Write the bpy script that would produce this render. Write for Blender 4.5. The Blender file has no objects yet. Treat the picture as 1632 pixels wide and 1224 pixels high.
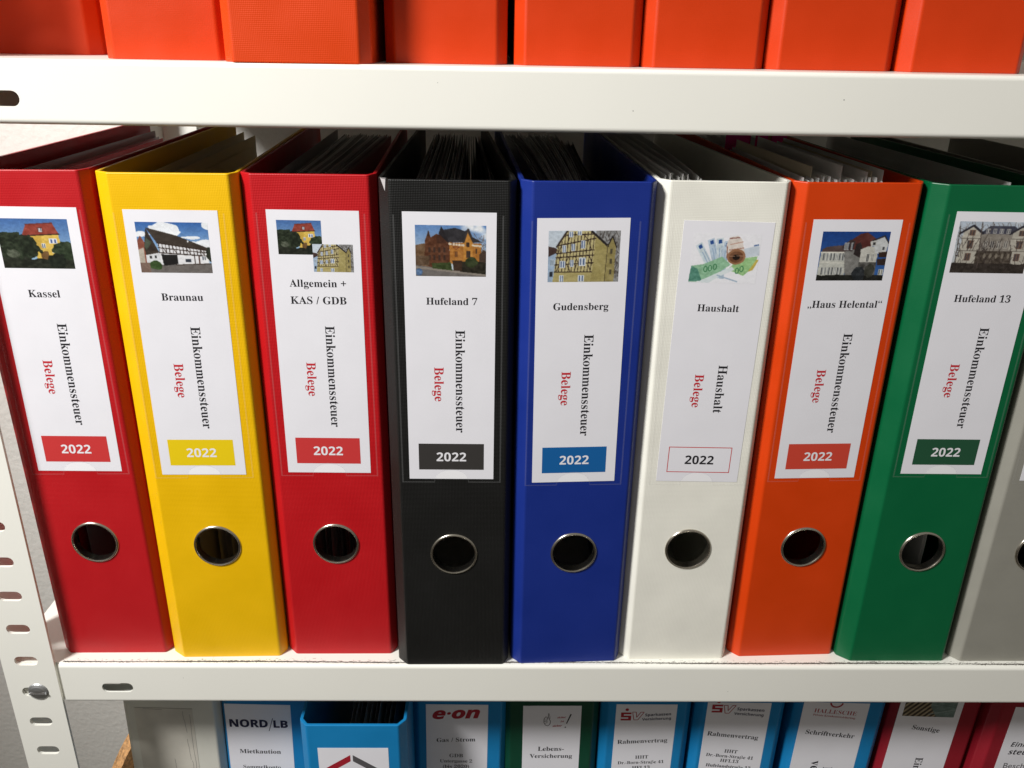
import bpy, bmesh, math, random
import numpy as np
from mathutils import Vector, Matrix

SC = bpy.context.scene
COL = SC.collection
MM = 0.001
random.seed(5)

# ------------------------------------------------------------------ camera
cd = bpy.data.cameras.new('camera')
cam = bpy.data.objects.new('camera', cd)
COL.objects.link(cam)
cr = Vector((0.99974811, -0.01505785, 0.01664246))
cu = Vector((-0.00965472, 0.38086476, 0.92458035))
cf = Vector((0.02026072, 0.92450814, -0.38062344))
cam.matrix_world = Matrix(((cr.x, cu.x, -cf.x, 0.0), (cr.y, cu.y, -cf.y, -0.45321), (cr.z, cu.z, -cf.z, 0.38958), (0, 0, 0, 1)))
cd.sensor_width = 36.0
cd.lens = 1360.0 / 1632 * 36.0
cd.clip_start = 0.01
cd.clip_end = 30.0
SC.camera = cam

# ------------------------------------------------------------------ world: dim room, lighter above eye level than towards the floor
wd = bpy.data.worlds.new('World')
SC.world = wd
wd.use_nodes = True
nt = wd.node_tree
bg = nt.nodes['Background']
tc = nt.nodes.new('ShaderNodeTexCoord')
sx = nt.nodes.new('ShaderNodeSeparateXYZ')
rp = nt.nodes.new('ShaderNodeValToRGB')
mr = nt.nodes.new('ShaderNodeMapRange')
nt.links.new(tc.outputs['Generated'], sx.inputs[0])
nt.links.new(sx.outputs['Z'], mr.inputs['Value'])
mr.inputs['From Min'].default_value = -1.0
mr.inputs['From Max'].default_value = 1.0
nt.links.new(mr.outputs[0], rp.inputs[0])
rp.color_ramp.elements[0].position = 0.30
rp.color_ramp.elements[0].color = (0.09, 0.078, 0.062, 1)
rp.color_ramp.elements[1].position = 0.62
rp.color_ramp.elements[1].color = (0.44, 0.42, 0.385, 1)
nt.links.new(rp.outputs[0], bg.inputs['Color'])
bg.inputs['Strength'].default_value = 0.56

# ------------------------------------------------------------------ key light: the window, to the left and in front of the shelf
ld = bpy.data.lights.new('window_light', 'SPOT')
ld.energy = 130.0
ld.color = (1.0, 0.99, 0.975)
ld.spot_size = math.radians(78)
ld.spot_blend = 0.85
ld.shadow_soft_size = 0.14
lo = bpy.data.objects.new('window_light', ld)
COL.objects.link(lo)
lo.location = (-0.88, -0.68, 1.12)
lo.rotation_euler = (Vector((-0.10, 0.22, 0.40)) - Vector(lo.location)).to_track_quat('-Z', 'Y').to_euler()

SC.view_settings.view_transform = 'Standard'
SC.view_settings.look = 'None'
SC.view_settings.exposure = 0.0
SC.view_settings.gamma = 1.0

# ================================================================== helpers
def link(o):
    COL.objects.link(o)
    return o

def empty(name, loc=(0, 0, 0), rot=(0, 0, 0), label=None, cat=None, group=None, kind=None):
    o = bpy.data.objects.new(name, None)
    link(o)
    o.location = [c * MM for c in loc]
    o.rotation_euler = rot
    o.empty_display_size = 0.01
    tag(o, label, cat, group, kind)
    return o

def tag(o, label=None, cat=None, group=None, kind=None):
    if label: o['label'] = label
    if cat: o['category'] = cat
    if group: o['group'] = group
    if kind: o['kind'] = kind

class MB:
    """collects faces in millimetres, then links them as one mesh object"""
    def __init__(s):
        s.v, s.f, s.m, s.mats = [], [], [], []
    def slot(s, mat):
        if mat not in s.mats: s.mats.append(mat)
        return s.mats.index(mat)
    def face(s, pts, mat):
        n = len(s.v)
        s.v += [tuple(p) for p in pts]
        s.f.append(list(range(n, n + len(pts))))
        s.m.append(s.slot(mat))
    def add(s, verts, faces, mat):
        n = len(s.v)
        s.v += [tuple(p) for p in verts]
        k = s.slot(mat)
        for f in faces:
            s.f.append([i + n for i in f])
            s.m.append(k)
    def box(s, x0, x1, y0, y1, z0, z1, mat):
        v = [(x, y, z) for x in (x0, x1) for y in (y0, y1) for z in (z0, z1)]
        f = [(0, 1, 3, 2), (4, 6, 7, 5), (0, 4, 5, 1), (2, 3, 7, 6), (0, 2, 6, 4), (1, 5, 7, 3)]
        s.add(v, f, mat)
    def build(s, name, parent=None, bevel=0.0, smooth=False, merge=False, seg=2, angle=40):
        me = bpy.data.meshes.new(name)
        me.from_pydata([(x * MM, y * MM, z * MM) for x, y, z in s.v], [], s.f)
        for m in s.mats: me.materials.append(m)
        me.polygons.foreach_set('material_index', s.m)
        if merge:
            bm = bmesh.new()
            bm.from_mesh(me)
            bmesh.ops.remove_doubles(bm, verts=bm.verts, dist=1e-6)
            bmesh.ops.recalc_face_normals(bm, faces=bm.faces)
            bm.to_mesh(me)
            bm.free()
        if smooth:
            me.polygons.foreach_set('use_smooth', [True] * len(me.polygons))
            me.set_sharp_from_angle(angle=math.radians(35))
        me.update()
        o = link(bpy.data.objects.new(name, me))
        if parent: o.parent = parent
        if bevel:
            b = o.modifiers.new('bevel', 'BEVEL')
            b.width = bevel * MM
            b.segments = seg
            b.limit_method = 'ANGLE'
            b.angle_limit = math.radians(angle)
        return o

# ------------------------------------------------------------------ materials
def base_mat(name, col, rough=0.5, metal=0.0, spec=0.5, coat=0.0):
    m = bpy.data.materials.new(name)
    m.use_nodes = True
    p = m.node_tree.nodes['Principled BSDF']
    p.inputs['Base Color'].default_value = (*col, 1)
    p.inputs['Roughness'].default_value = rough
    p.inputs['Metallic'].default_value = metal
    p.inputs['Specular IOR Level'].default_value = spec
    p.inputs['Coat Weight'].default_value = coat
    return m

def math_node(n, op, a, b=None):
    k = n.nodes.new('ShaderNodeMath')
    k.operation = op
    for i, x in enumerate((a, b)):
        if x is None: continue
        if isinstance(x, (int, float)): k.inputs[i].default_value = x
        else: n.links.new(x, k.inputs[i])
    return k.outputs[0]

def vary(m, col, scale, amount, seed=0.0, detail=4.0):
    """slight uneven colour and gloss, like handled plastic or paint"""
    n = m.node_tree
    p = n.nodes['Principled BSDF']
    t = n.nodes.new('ShaderNodeTexCoord')
    mp = n.nodes.new('ShaderNodeMapping')
    mp.inputs['Location'].default_value = (seed, seed * .7, seed * 1.3)
    n.links.new(t.outputs['Object'], mp.inputs[0])
    z = n.nodes.new('ShaderNodeTexNoise')
    z.inputs['Scale'].default_value = scale
    z.inputs['Detail'].default_value = detail
    n.links.new(mp.outputs[0], z.inputs['Vector'])
    r = n.nodes.new('ShaderNodeMapRange')
    r.inputs['From Min'].default_value = 0.3
    r.inputs['From Max'].default_value = 0.7
    r.inputs['To Min'].default_value = 1 - amount
    r.inputs['To Max'].default_value = 1 + amount
    n.links.new(z.outputs['Fac'], r.inputs['Value'])
    v = n.nodes.new('ShaderNodeVectorMath')
    v.operation = 'SCALE'
    v.inputs[0].default_value = col
    n.links.new(r.outputs[0], v.inputs['Scale'])
    n.links.new(v.outputs[0], p.inputs['Base Color'])
    rr = p.inputs['Roughness'].default_value
    r2 = n.nodes.new('ShaderNodeMapRange')
    r2.inputs['From Min'].default_value = 0.3
    r2.inputs['From Max'].default_value = 0.7
    r2.inputs['To Min'].default_value = rr * .85
    r2.inputs['To Max'].default_value = rr * 1.15
    n.links.new(z.outputs['Fac'], r2.inputs['Value'])
    n.links.new(r2.outputs[0], p.inputs['Roughness'])
    return t, z

def cover_mat(name, col, emboss=0.35, rough=0.42, period=1.25, seed=0.0):
    """polypropylene film with a fine embossed grain"""
    m = base_mat(name, col, rough, spec=0.38)
    n = m.node_tree
    p = n.nodes['Principled BSDF']
    t, z = vary(m, col, 30.0, 0.05, seed)
    s = n.nodes.new('ShaderNodeSeparateXYZ')
    n.links.new(t.outputs['Object'], s.inputs[0])
    u = math_node(n, 'ADD', s.outputs['X'], s.outputs['Y'])
    k = 2 * math.pi / (period * 1.414 * MM)
    a = math_node(n, 'MULTIPLY', math_node(n, 'ADD', u, s.outputs['Z']), k)
    b = math_node(n, 'MULTIPLY', math_node(n, 'SUBTRACT', u, s.outputs['Z']), k)
    h = math_node(n, 'MULTIPLY', math_node(n, 'SINE', a), math_node(n, 'SINE', b))
    z2 = n.nodes.new('ShaderNodeTexNoise')
    z2.inputs['Scale'].default_value = 55.0
    z2.inputs['Detail'].default_value = 3.0
    n.links.new(t.outputs['Object'], z2.inputs['Vector'])
    hb = math_node(n, 'MULTIPLY', z2.outputs['Fac'], 2.2)
    z3 = n.nodes.new('ShaderNodeTexNoise')
    z3.inputs['Scale'].default_value = 1500.0
    z3.inputs['Detail'].default_value = 2.0
    n.links.new(t.outputs['Object'], z3.inputs['Vector'])
    hf = math_node(n, 'MULTIPLY', z3.outputs['Fac'], 0.9)
    h = math_node(n, 'ADD', math_node(n, 'ADD', math_node(n, 'MULTIPLY', h, emboss * 2.2), hb), hf)
    bp = n.nodes.new('ShaderNodeBump')
    bp.inputs['Strength'].default_value = 0.6
    bp.inputs['Distance'].default_value = 0.06 * MM
    n.links.new(h, bp.inputs['Height'])
    n.links.new(bp.outputs[0], p.inputs['Normal'])
    return m

def rough_bump(m, scale, dist, strength=0.6, detail=4.0):
    n = m.node_tree
    p = n.nodes['Principled BSDF']
    t = n.nodes.new('ShaderNodeTexCoord')
    z = n.nodes.new('ShaderNodeTexNoise')
    z.inputs['Scale'].default_value = scale
    z.inputs['Detail'].default_value = detail
    n.links.new(t.outputs['Object'], z.inputs['Vector'])
    b = n.nodes.new('ShaderNodeBump')
    b.inputs['Strength'].default_value = strength
    b.inputs['Distance'].default_value = dist
    n.links.new(z.outputs['Fac'], b.inputs['Height'])
    n.links.new(b.outputs[0], p.inputs['Normal'])

RED, YEL, BLU, GRN, ORA = (0.45, 0.008, 0.012), (0.80, 0.46, 0.001), (0.008, 0.026, 0.215), (0.0, 0.110, 0.036), (0.62, 0.046, 0.001)
M_RED = cover_mat('red_film', RED, .40, seed=1)
M_YEL = cover_mat('yellow_film', YEL, .40, seed=2)
M_RED2 = cover_mat('red_film_linen', (0.47, 0.006, 0.010), .60, seed=3)
M_BLK = cover_mat('black_film', (0.0085, 0.0085, 0.008), .95, seed=4)
M_BLU = cover_mat('blue_film', BLU, .22, seed=5)
M_WHT = cover_mat('white_film', (0.83, 0.812, 0.725), .28, seed=6)
M_ORA = cover_mat('orange_film', ORA, .15, seed=7)
M_ORT = cover_mat('orange_film_plain_dimmed', (0.55, 0.036, 0.001), .12, seed=17)  # smooth orange, darkened so the top row's weaker light sits in the colour
M_GRN = cover_mat('green_film', GRN, .12, seed=8)
M_GRY = cover_mat('grey_film', (0.29, 0.28, 0.24), .15, seed=9)
M_ORL = cover_mat('orange_linen_film', (0.63, 0.048, 0.002), .34, seed=10)
M_SKY = cover_mat('light_blue_film', (0.008, 0.20, 0.46), .10, seed=11)
M_DGR = cover_mat('dark_green_film', (0.004, 0.055, 0.028), .10, seed=12)
M_CRI = cover_mat('crimson_film', (0.26, 0.010, 0.020), .10, seed=13)
M_PAL = cover_mat('pale_grey_film', (0.66, 0.645, 0.57), .05, seed=14)

M_PAPER = base_mat('label_paper_under_film', (0.79, 0.78, 0.82), 0.42)
vary(M_PAPER, (0.79, 0.78, 0.82), 40, .015)
M_BARE = base_mat('label_paper_bare', (0.86, 0.85, 0.87), 0.6)
M_SHEET = base_mat('paper_sheet', (0.82, 0.81, 0.78), 0.7)
vary(M_SHEET, (0.82, 0.81, 0.78), 20, .05)
M_CREAM = base_mat('cream_divider', (0.62, 0.55, 0.40), 0.7)
M_GREYP = base_mat('grey_board_divider', (0.42, 0.40, 0.40), 0.7)
M_SLEEVE = base_mat('clear_sleeve', (0.50, 0.48, 0.50), 0.22)
M_MAG = base_mat('magenta_divider', (0.88, 0.020, 0.30), 0.6)
M_INK = base_mat('black_ink', (0.015, 0.014, 0.018), 0.5)
M_INKR = base_mat('red_ink', (0.52, 0.018, 0.03), 0.5)
M_INKW = base_mat('white_print', (0.80, 0.79, 0.82), 0.5)
M_NICKEL = base_mat('nickel_ring', (0.62, 0.58, 0.50), 0.24, metal=1.0)
M_ZINC = base_mat('zinc_bolt', (0.78, 0.79, 0.80), 0.38, metal=1.0)
M_PAINT = base_mat('white_shelf_paint', (0.84, 0.828, 0.757), 0.36)
vary(M_PAINT, (0.84, 0.828, 0.757), 9, .015)
rough_bump(M_PAINT, 260, 0.03 * MM, .35)
M_CHIP = base_mat('bare_steel_chip', (0.10, 0.09, 0.08), 0.6)
M_DARKSTEEL = base_mat('dark_lever_steel', (0.25, 0.25, 0.25), 0.35, metal=1.0)
M_POCKET = base_mat('pocket_weld', (0.6, 0.6, 0.6), 0.15)
M_POCKET.node_tree.nodes['Principled BSDF'].inputs['Alpha'].default_value = 0.07

def flat(name, col, rough=0.5):
    return base_mat(name, col, rough)

# ------------------------------------------------------------------ lettering (built from the font that ships inside Blender)
def serif(s):
    o = ''
    for c in s:
        if 'A' <= c <= 'Z': o += chr(0x1D400 + ord(c) - 65)
        elif 'a' <= c <= 'z': o += chr(0x1D41A + ord(c) - 97)
        elif '0' <= c <= '9': o += chr(0x1D7CE + ord(c) - 48)
        elif c == 'ß': o += chr(0x1D6C3)
        else: o += c
    return o

def sans(s):
    o = ''
    for c in s:
        if 'A' <= c <= 'Z': o += chr(0x1D5D4 + ord(c) - 65)
        elif 'a' <= c <= 'z': o += chr(0x1D5EE + ord(c) - 97)
        elif '0' <= c <= '9': o += chr(0x1D7EC + ord(c) - 48)
        else: o += c
    return o

_tcache = {}
def glyphs(body, weight=0.0, shear=0.0):
    key = (body, weight, shear)
    if key in _tcache: return _tcache[key]
    cu_ = bpy.data.curves.new('lettering', 'FONT')
    cu_.body = body
    cu_.offset = weight
    cu_.shear = shear
    cu_.resolution_u = 3
    cu_.fill_mode = 'FRONT'
    o = bpy.data.objects.new('lettering', cu_)
    link(o)
    bpy.context.view_layer.update()
    dg = bpy.context.evaluated_depsgraph_get()
    me = bpy.data.meshes.new_from_object(o.evaluated_get(dg))
    v = np.array([w.co[:2] for w in me.vertices])
    f = [list(p.vertices) for p in me.polygons]
    bpy.data.objects.remove(o)
    bpy.data.curves.remove(cu_)
    bpy.data.meshes.remove(me)
    v[:, 0] -= v[:, 0].min()
    _tcache[key] = (v, f)
    return v, f

def text(mb, body, a0, a1, b, mat, y, turn=0.0, weight=0.0, shear=0.0, stretch=1.0):
    """write body from (a0,b) so that it is |a1-a0| wide; turn in degrees about its start"""
    v, f = glyphs(body, weight, shear)
    s = (a1 - a0) / v[:, 0].max()
    c, q = math.cos(math.radians(turn)), math.sin(math.radians(turn))
    pts = []
    for x, z in v:
        X, Z = x * s, z * s * stretch
        pts.append((a0 + c * X - q * Z, y, b + q * X + c * Z))
    mb.add(pts, f, mat)

def text_down(mb, body, a, b0, b1, mat, y, **k):
    """text turned a quarter clockwise, baseline at a, running down from b0 to b1"""
    v, f = glyphs(body, k.get('weight', 0), k.get('shear', 0))
    s = (b0 - b1) / v[:, 0].max()
    mb.add([(a + z * s, y, b0 - x * s) for x, z in v], f, mat)

# ------------------------------------------------------------------ printed pictures: a small painter that fills a fine grid of printed dots
class Print:
    def __init__(s, W, H, ground):
        s.W, s.H = W, H
        s.a = np.zeros((H, W, 3)) + np.array(ground, float)
        s.X, s.Y = np.meshgrid((np.arange(W) + .5) / W, (np.arange(H) + .5) / H)
        s.r = np.random.RandomState(7)
        s.grain = .10
    def cloud(s, n=12):
        g = s.r.rand(n, n)
        xi = s.X * (n - 1.001); yi = s.Y * (n - 1.001)
        x0 = xi.astype(int); y0 = yi.astype(int); fx = xi - x0; fy = yi - y0
        return (g[y0, x0] * (1 - fx) + g[y0, x0 + 1] * fx) * (1 - fy) + (g[y0 + 1, x0] * (1 - fx) + g[y0 + 1, x0 + 1] * fx) * fy
    def mask(s, pts):
        m = np.zeros((s.H, s.W), bool)
        n = len(pts)
        for i in range(n):
            x0, y0 = pts[i]; x1, y1 = pts[(i + 1) % n]
            if y0 == y1: continue
            c = ((y0 > s.Y) != (y1 > s.Y)) & (s.X < (x1 - x0) * (s.Y - y0) / (y1 - y0) + x0)
            m ^= c
        return m
    def poly(s, pts, col, noise=0, n=16):
        m = s.mask(pts)
        s.put(m, col, noise, n)
        return m
    def put(s, m, col, noise=0, n=16):
        c = np.array(col, float)
        v = np.zeros((s.H, s.W, 3)) + c
        if noise: v = v + ((s.cloud(n) - .5) * noise + (s.r.rand(s.H, s.W) - .5) * noise * .6)[..., None]
        s.a[m] = v[m]
    def line(s, x0, y0, x1, y1, w, col):
        dx, dy = x1 - x0, (y1 - y0)
        k = s.H / s.W
        L2 = dx * dx + dy * dy * k * k + 1e-9
        t = np.clip(((s.X - x0) * dx + (s.Y - y0) * dy * k * k) / L2, 0, 1)
        d = np.hypot(s.X - x0 - t * dx, (s.Y - y0 - t * dy) * k)
        s.a[d < w / 2] = col
    def ell(s, cx, cy, rx, ry, col, noise=0, n=16, ragged=0):
        q = ((s.X - cx) / rx) ** 2 + ((s.Y - cy) / ry) ** 2
        if ragged: q = q + (s.cloud(22) - .5) * ragged
        s.put(q < 1, col, noise, n)
    def sky(s, top, bot, clouds=0, ccol=(235, 238, 242), upto=1.0):
        t = np.clip(s.Y / upto, 0, 1)[..., None]
        s.a[:] = np.array(top) * (1 - t) + np.array(bot) * t
        if clouds:
            q = s.cloud(6) * .6 + s.cloud(13) * .4
            w = np.clip((q - (1 - clouds)) * 5, 0, 1)[..., None]
            s.a[:] = s.a * (1 - w) + np.array(ccol) * w
    def win(s, x, y, w, h, frame=(225, 228, 230), pane=(70, 85, 110)):
        m = (abs(s.X - x) < w / 2) & (abs(s.Y - y) < h / 2)
        s.put(m, frame)
        k = w * .11
        for sgn in (-1, 1):
            m = (abs(s.X - x - sgn * w * .24) < w * .24 - k) & (abs(s.Y - y) < h / 2 - k * 1.2)
            s.put(m, pane, 20)
    def twigs(s, x0, x1, y0, y1, n, col, spread=.10):
        for i in range(n):
            x = s.r.uniform(x0, x1); y = s.r.uniform(y0, y1)
            s.line(x, y, x + s.r.uniform(-spread, spread), y - s.r.uniform(.04, .2), .006, np.array(col) + s.r.uniform(-15, 15))
    def done(s):
        b = s.a
        for _ in range(1):
            k = np.pad(b, ((1, 1), (1, 1), (0, 0)), mode='edge')
            b = (k[:-2, 1:-1] + k[2:, 1:-1] + k[1:-1, :-2] + k[1:-1, 2:] + 4 * k[1:-1, 1:-1]) / 8
        g = b.mean(axis=2, keepdims=True)
        b = g + (b - g) * .86
        b = b * (1 + s.grain * ((s.cloud(30) - .5)[..., None] + .8 * (s.cloud(60) - .5)[..., None]))
        b = np.where(b > 235, b, 120 + (b - 120) * 1.10 - 8)
        b += (s.r.rand(s.H, s.W) - .5)[..., None] * (4 + 30 * s.grain)
        c = np.clip(b / 255, 0, 1)
        return np.where(c <= .04045, c / 12.92, ((c + .055) / 1.055) ** 2.4) * .86

PW, PH = 152, 110
def pic_yellow_house():
    p = Print(PW, PH, (90, 130, 190))
    p.sky((70, 112, 175), (150, 185, 215), 0, upto=.8)
    p.put((p.Y > .28 + .06 * (p.cloud(12) - .5)) & (p.X < .30), (50, 62, 42), 40)
    p.poly([(.33, .34), (.41, .12), (.50, .10), (.78, .085), (.85, .30), (.60, .335)], (158, 70, 56), 26)
    p.line(.41, .12, .78, .085, .015, (120, 55, 45)); p.line(.34, .345, .85, .305, .018, (70, 45, 35))
    p.poly([(.56, .17), (.63, .165), (.64, .27), (.57, .275)], (120, 60, 50)); p.win(.60, .225, .045, .075)
    p.poly([(.42, .35), (.84, .315), (.86, .60), (.84, .82), (.52, .86), (.44, .62)], (222, 186, 84), 16)
    p.poly([(.42, .35), (.60, .335), (.60, .60), (.44, .62)], (205, 168, 70), 14)
    p.win(.755, .445, .11, .10, (225, 228, 235), (80, 100, 150)); p.win(.61, .54, .05, .09); p.win(.77, .65, .10, .06)
    p.poly([(.55, .66), (.66, .64), (.67, .84), (.56, .85)], (120, 88, 50), 20)
    p.ell(.20, .60, .36, .30, (44, 54, 36), 44, 26, .9); p.ell(.93, .66, .20, .22, (52, 66, 44), 40, 26, .8)
    p.put(p.Y > .80 + .10 * (p.cloud(16) - .5), (46, 50, 38), 34, 26); p.ell(.77, .84, .13, .16, (34, 42, 30), 30, 26, .8)
    p.ell(.16, .70, .10, .08, (88, 94, 78), 50, 30, .9)
    return p.done()
def pic_barn():
    p = Print(PW, PH, (90, 130, 190))
    p.sky((54, 104, 176), (150, 185, 220), 0, upto=.55)
    for c in ((.38, .14, .20, .13), (.50, .20, .10, .07), (.92, .42, .18, .08), (.98, .05, .06, .09), (.06, .24, .13, .05), (.75, .30, .12, .03)):
        p.ell(*c, (236, 240, 245), 14, 10, .9)
    p.poly([(0, .38), (.05, .27), (.10, .40), (.10, .80), (0, .80)], (150, 88, 70), 30); p.poly([(0, .55), (.08, .50), (.08, .8), (0, .8)], (190, 180, 165), 20)
    p.put(p.Y > .80, (112, 108, 106), 16)
    p.poly([(.09, .48), (.14, .12), (.29, .60), (.10, .66)], (66, 56, 48), 26); p.poly([(.09, .48), (.13, .30), (.20, .40), (.12, .55)], (80, 88, 72), 24)
    p.poly([(.10, .65), (.29, .60), (.30, .83), (.10, .81)], (214, 216, 218), 10); p.win(.16, .69, .03, .06, (90, 90, 90), (40, 40, 40)); p.win(.23, .68, .03, .06, (90, 90, 90), (40, 40, 40))
    p.poly([(.27, .37), (.97, .52), (.97, .66), (.30, .60)], (222, 222, 224), 8)
    p.poly([(.29, .60), (.97, .66), (.97, .80), (.30, .84)], (228, 228, 230), 8)
    p.poly([(.14, .11), (.55, .26), (.97, .50), (.965, .55), (.27, .41)], (74, 64, 56), 18)
    for i in range(40):
        t = i / 39; p.line(.16 + .8 * t, .14 + .36 * t, .27 + .69 * t, .41 + .13 * t, .004, (64, 55, 48))
    bm = (58, 42, 34)
    p.line(.28, .50, .97, .60, .012, bm); p.line(.29, .60, .97, .66, .016, bm); p.line(.27, .41, .97, .55, .014, bm)
    for i in range(15):
        x = .29 + i * .0475; t = (x - .28) / .69; p.line(x, .42 + .11 * t, x + .004, .60 + .055 * t, .010, bm)
    for i in (1, 4, 8, 12):
        x = .29 + i * .0475; p.line(x, .47 + i * .005, x + .045, .585 + i * .004, .009, bm)
    p.poly([(.31, .63), (.53, .64), (.53, .82), (.33, .86)], (34, 32, 32), 10)
    p.poly([(.64, .72), (.72, .72), (.72, .78), (.64, .78)], (60, 66, 78)); p.win(.90, .70, .06, .09, (225, 225, 225), (90, 100, 115)); p.line(.77, .66, .77, .80, .014, bm); p.line(.83, .66, .83, .80, .02, (90, 60, 50))
    p.put(p.Y > .865 - .03 * p.X, (116, 110, 106), 14); p.ell(.22, .85, .09, .09, (62, 88, 44), 36, 26, .7); p.line(.5, .84, .98, .81, .012, (80, 66, 56)); p.put((p.Y > .80) & (p.X < .14), (128, 104, 92), 20)
    p.ell(.985, .62, .05, .14, (50, 56, 44), 30, 20, .6); p.ell(.70, .37, .012, .02, (220, 225, 230))
    return p.done()
def pic_villa():
    p = Print(PW, PH, (120, 150, 190))
    p.sky((96, 138, 196), (190, 205, 215), .42, upto=.7)
    p.put((p.Y > .34 + .07 * p.cloud(9)) & (p.X < .2), (116, 88, 62), 40); p.twigs(.86, 1.0, .3, .7, 34, (110, 90, 80))
    p.poly([(.14, .30), (.19, .10), (.22, .24), (.30, .17), (.37, .20), (.48, .34), (.49, .76), (.22, .84), (.13, .72)], (104, 64, 42), 34, 30)
    p.poly([(.17, .22), (.185, .09), (.205, .22)], (70, 50, 40)); p.poly([(.30, .20), (.37, .16), (.44, .34), (.30, .36)], (88, 56, 40), 20)
    p.poly([(.37, .03), (.40, .09), (.56, .05), (.70, .11), (.74, .07), (.80, .22), (.95, .33), (.48, .33)], (60, 58, 62), 22)
    p.poly([(.37, .02), (.385, .06), (.48, .33), (.45, .33), (.33, .16)], (48, 44, 48), 14)
    p.poly([(.48, .33), (.93, .35), (.92, .76), (.49, .74)], (182, 120, 52), 28, 30)
    p.poly([(.68, .33), (.74, .12), (.81, .33), (.81, .76), (.68, .76)], (198, 136, 58), 24, 30); p.poly([(.66, .34), (.735, .06), (.755, .06), (.84, .34), (.81, .34), (.74, .14), (.69, .34)], (70, 62, 60))
    p.line(.48, .36, .68, .385, .03, (222, 205, 180)); p.line(.81, .385, .93, .40, .026, (215, 200, 175))
    for x in (.52, .56, .60, .64): p.line(x, .33, x, .39, .008, (110, 60, 40))
    p.win(.745, .37, .03, .09, (90, 60, 40), (50, 45, 45)); p.win(.725, .37, .022, .08, (90, 60, 40), (50, 45, 45)); p.win(.745, .56, .06, .14, (95, 66, 44), (60, 60, 60)); p.win(.575, .56, .05, .12, (150, 96, 44), (120, 80, 50)); p.win(.86, .50, .02, .1, (95, 66, 44), (60, 60, 60))
    p.line(.53, .42, .62, .42, .01, (130, 70, 50)); p.line(.53, .42, .575, .47, .008, (130, 70, 50)); p.line(.575, .47, .62, .42, .008, (130, 70, 50))
    for x in (.20, .27, .34, .41): p.win(x, .48, .03, .1, (86, 56, 42), (60, 48, 44)); p.win(x, .63, .03, .1, (86, 56, 42), (56, 46, 42))
    p.poly([(0, .78), (.5, .86), (1, .90), (1, 1), (0, 1)], (118, 112, 108), 14); p.line(0, .82, 1, .97, .03, (146, 136, 126))
    p.poly([(.23, .74), (.50, .72), (.52, .88), (.24, .84)], (66, 80, 42), 34, 30); p.poly([(.62, .70), (1, .70), (1, .95), (.63, .90)], (52, 48, 36), 30, 30); p.ell(.79, .72, .09, .10, (60, 70, 40), 30, 26, .7); p.poly([(.52, .68), (.66, .68), (.66, .88), (.54, .88)], (74, 54, 40), 20)
    p.poly([(.90, .56), (.96, .48), (1, .50), (1, .72), (.9, .70)], (84, 66, 56), 20); p.ell(.05, .92, .05, .07, (90, 120, 160), 60, 30, .6); p.put((p.X < .2) & (p.Y > .60) & (p.Y < .78), (100, 78, 58), 40, 30)
    return p.done()
def pic_timber():
    p = Print(PW, PH, (190, 200, 210))
    p.sky((198, 210, 222), (210, 216, 220), .2)
    p.put((p.X > .66), (150, 150, 150), 50, 26); p.twigs(.68, 1.0, .1, .95, 110, (74, 64, 58), .08)
    p.poly([(0, .46), (.13, .42), (.10, 1), (0, 1)], (160, 182, 206), 14); p.poly([(0, .30), (.10, .33), (.16, .40), (.01, .50)], (84, 64, 60), 16); p.win(.06, .62, .06, .13, (200, 212, 222), (110, 130, 150)); p.win(.05, .84, .05, .10, (70, 76, 90), (50, 56, 66))
    cream = (200, 187, 132)
    p.poly([(.13, .29), (.265, .005), (.61, .005), (.655, .13), (.62, .80), (.09, .80)], cream, 12)
    p.poly([(.09, .80), (.62, .80), (.60, 1), (.07, 1)], (182, 168, 110), 18)
    p.poly([(.655, .10), (.83, .28), (.81, 1), (.60, 1), (.62, .80)], (172, 158, 100), 22)
    p.poly([(.83, .28), (.89, .12), (.94, .30), (.93, 1), (.80, 1)], (160, 146, 92), 24); p.line(.60, .02, .83, .30, .03, (52, 46, 46)); p.line(.83, .29, .89, .11, .018, (52, 46, 46)); p.line(.89, .11, .95, .32, .018, (52, 46, 46)); p.line(.825, .28, .80, 1, .012, (110, 98, 66))
    for y in (.40, .60, .80): p.win(.88, y, .035, .10, (120, 108, 76), (70, 66, 56))
    bm = (62, 46, 40)
    for (x0, y0, x1, y1) in ((.13, .29, .655, .15), (.12, .44, .64, .37), (.11, .52, .64, .47), (.10, .66, .63, .62), (.09, .80, .62, .80), (.22, .09, .64, .07)):
        p.line(x0, y0, x1, y1, .016, bm)
    p.line(.265, 0, .12, .31, .026, (70, 56, 50))
    for i in range(12):
        x = .135 + i * .0445
        p.line(x + .012, max(.03, .31 - i * .1), x - .006, .47, .010, bm); p.line(x - .006, .48, x - .03, .80, .010, bm)
    for (x0, y0, x1, y1) in ((.14, .50, .20, .64), (.24, .64, .29, .50), (.38, .50, .43, .64), (.58, .50, .62, .64), (.16, .66, .12, .79), (.27, .66, .31, .79), (.40, .66, .37, .79), (.56, .65, .60, .79), (.30, .12, .26, .26), (.50, .09, .56, .2), (.56, .2, .60, .36), (.18, .30, .14, .44)):
        p.line(x0, y0, x1, y1, .010, bm)
    for (x, y, w, h) in ((.315, .07, .06, .11), (.43, .05, .055, .08), (.225, .35, .05, .14), (.35, .32, .05, .14), (.485, .27, .06, .15), (.205, .65, .075, .14), (.335, .63, .05, .14), (.48, .60, .09, .16), (.195, .93, .055, .13), (.47, .93, .08, .13)):
        p.win(x, y, w, h, (224, 230, 236), (96, 116, 150))
    return p.done()
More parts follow.
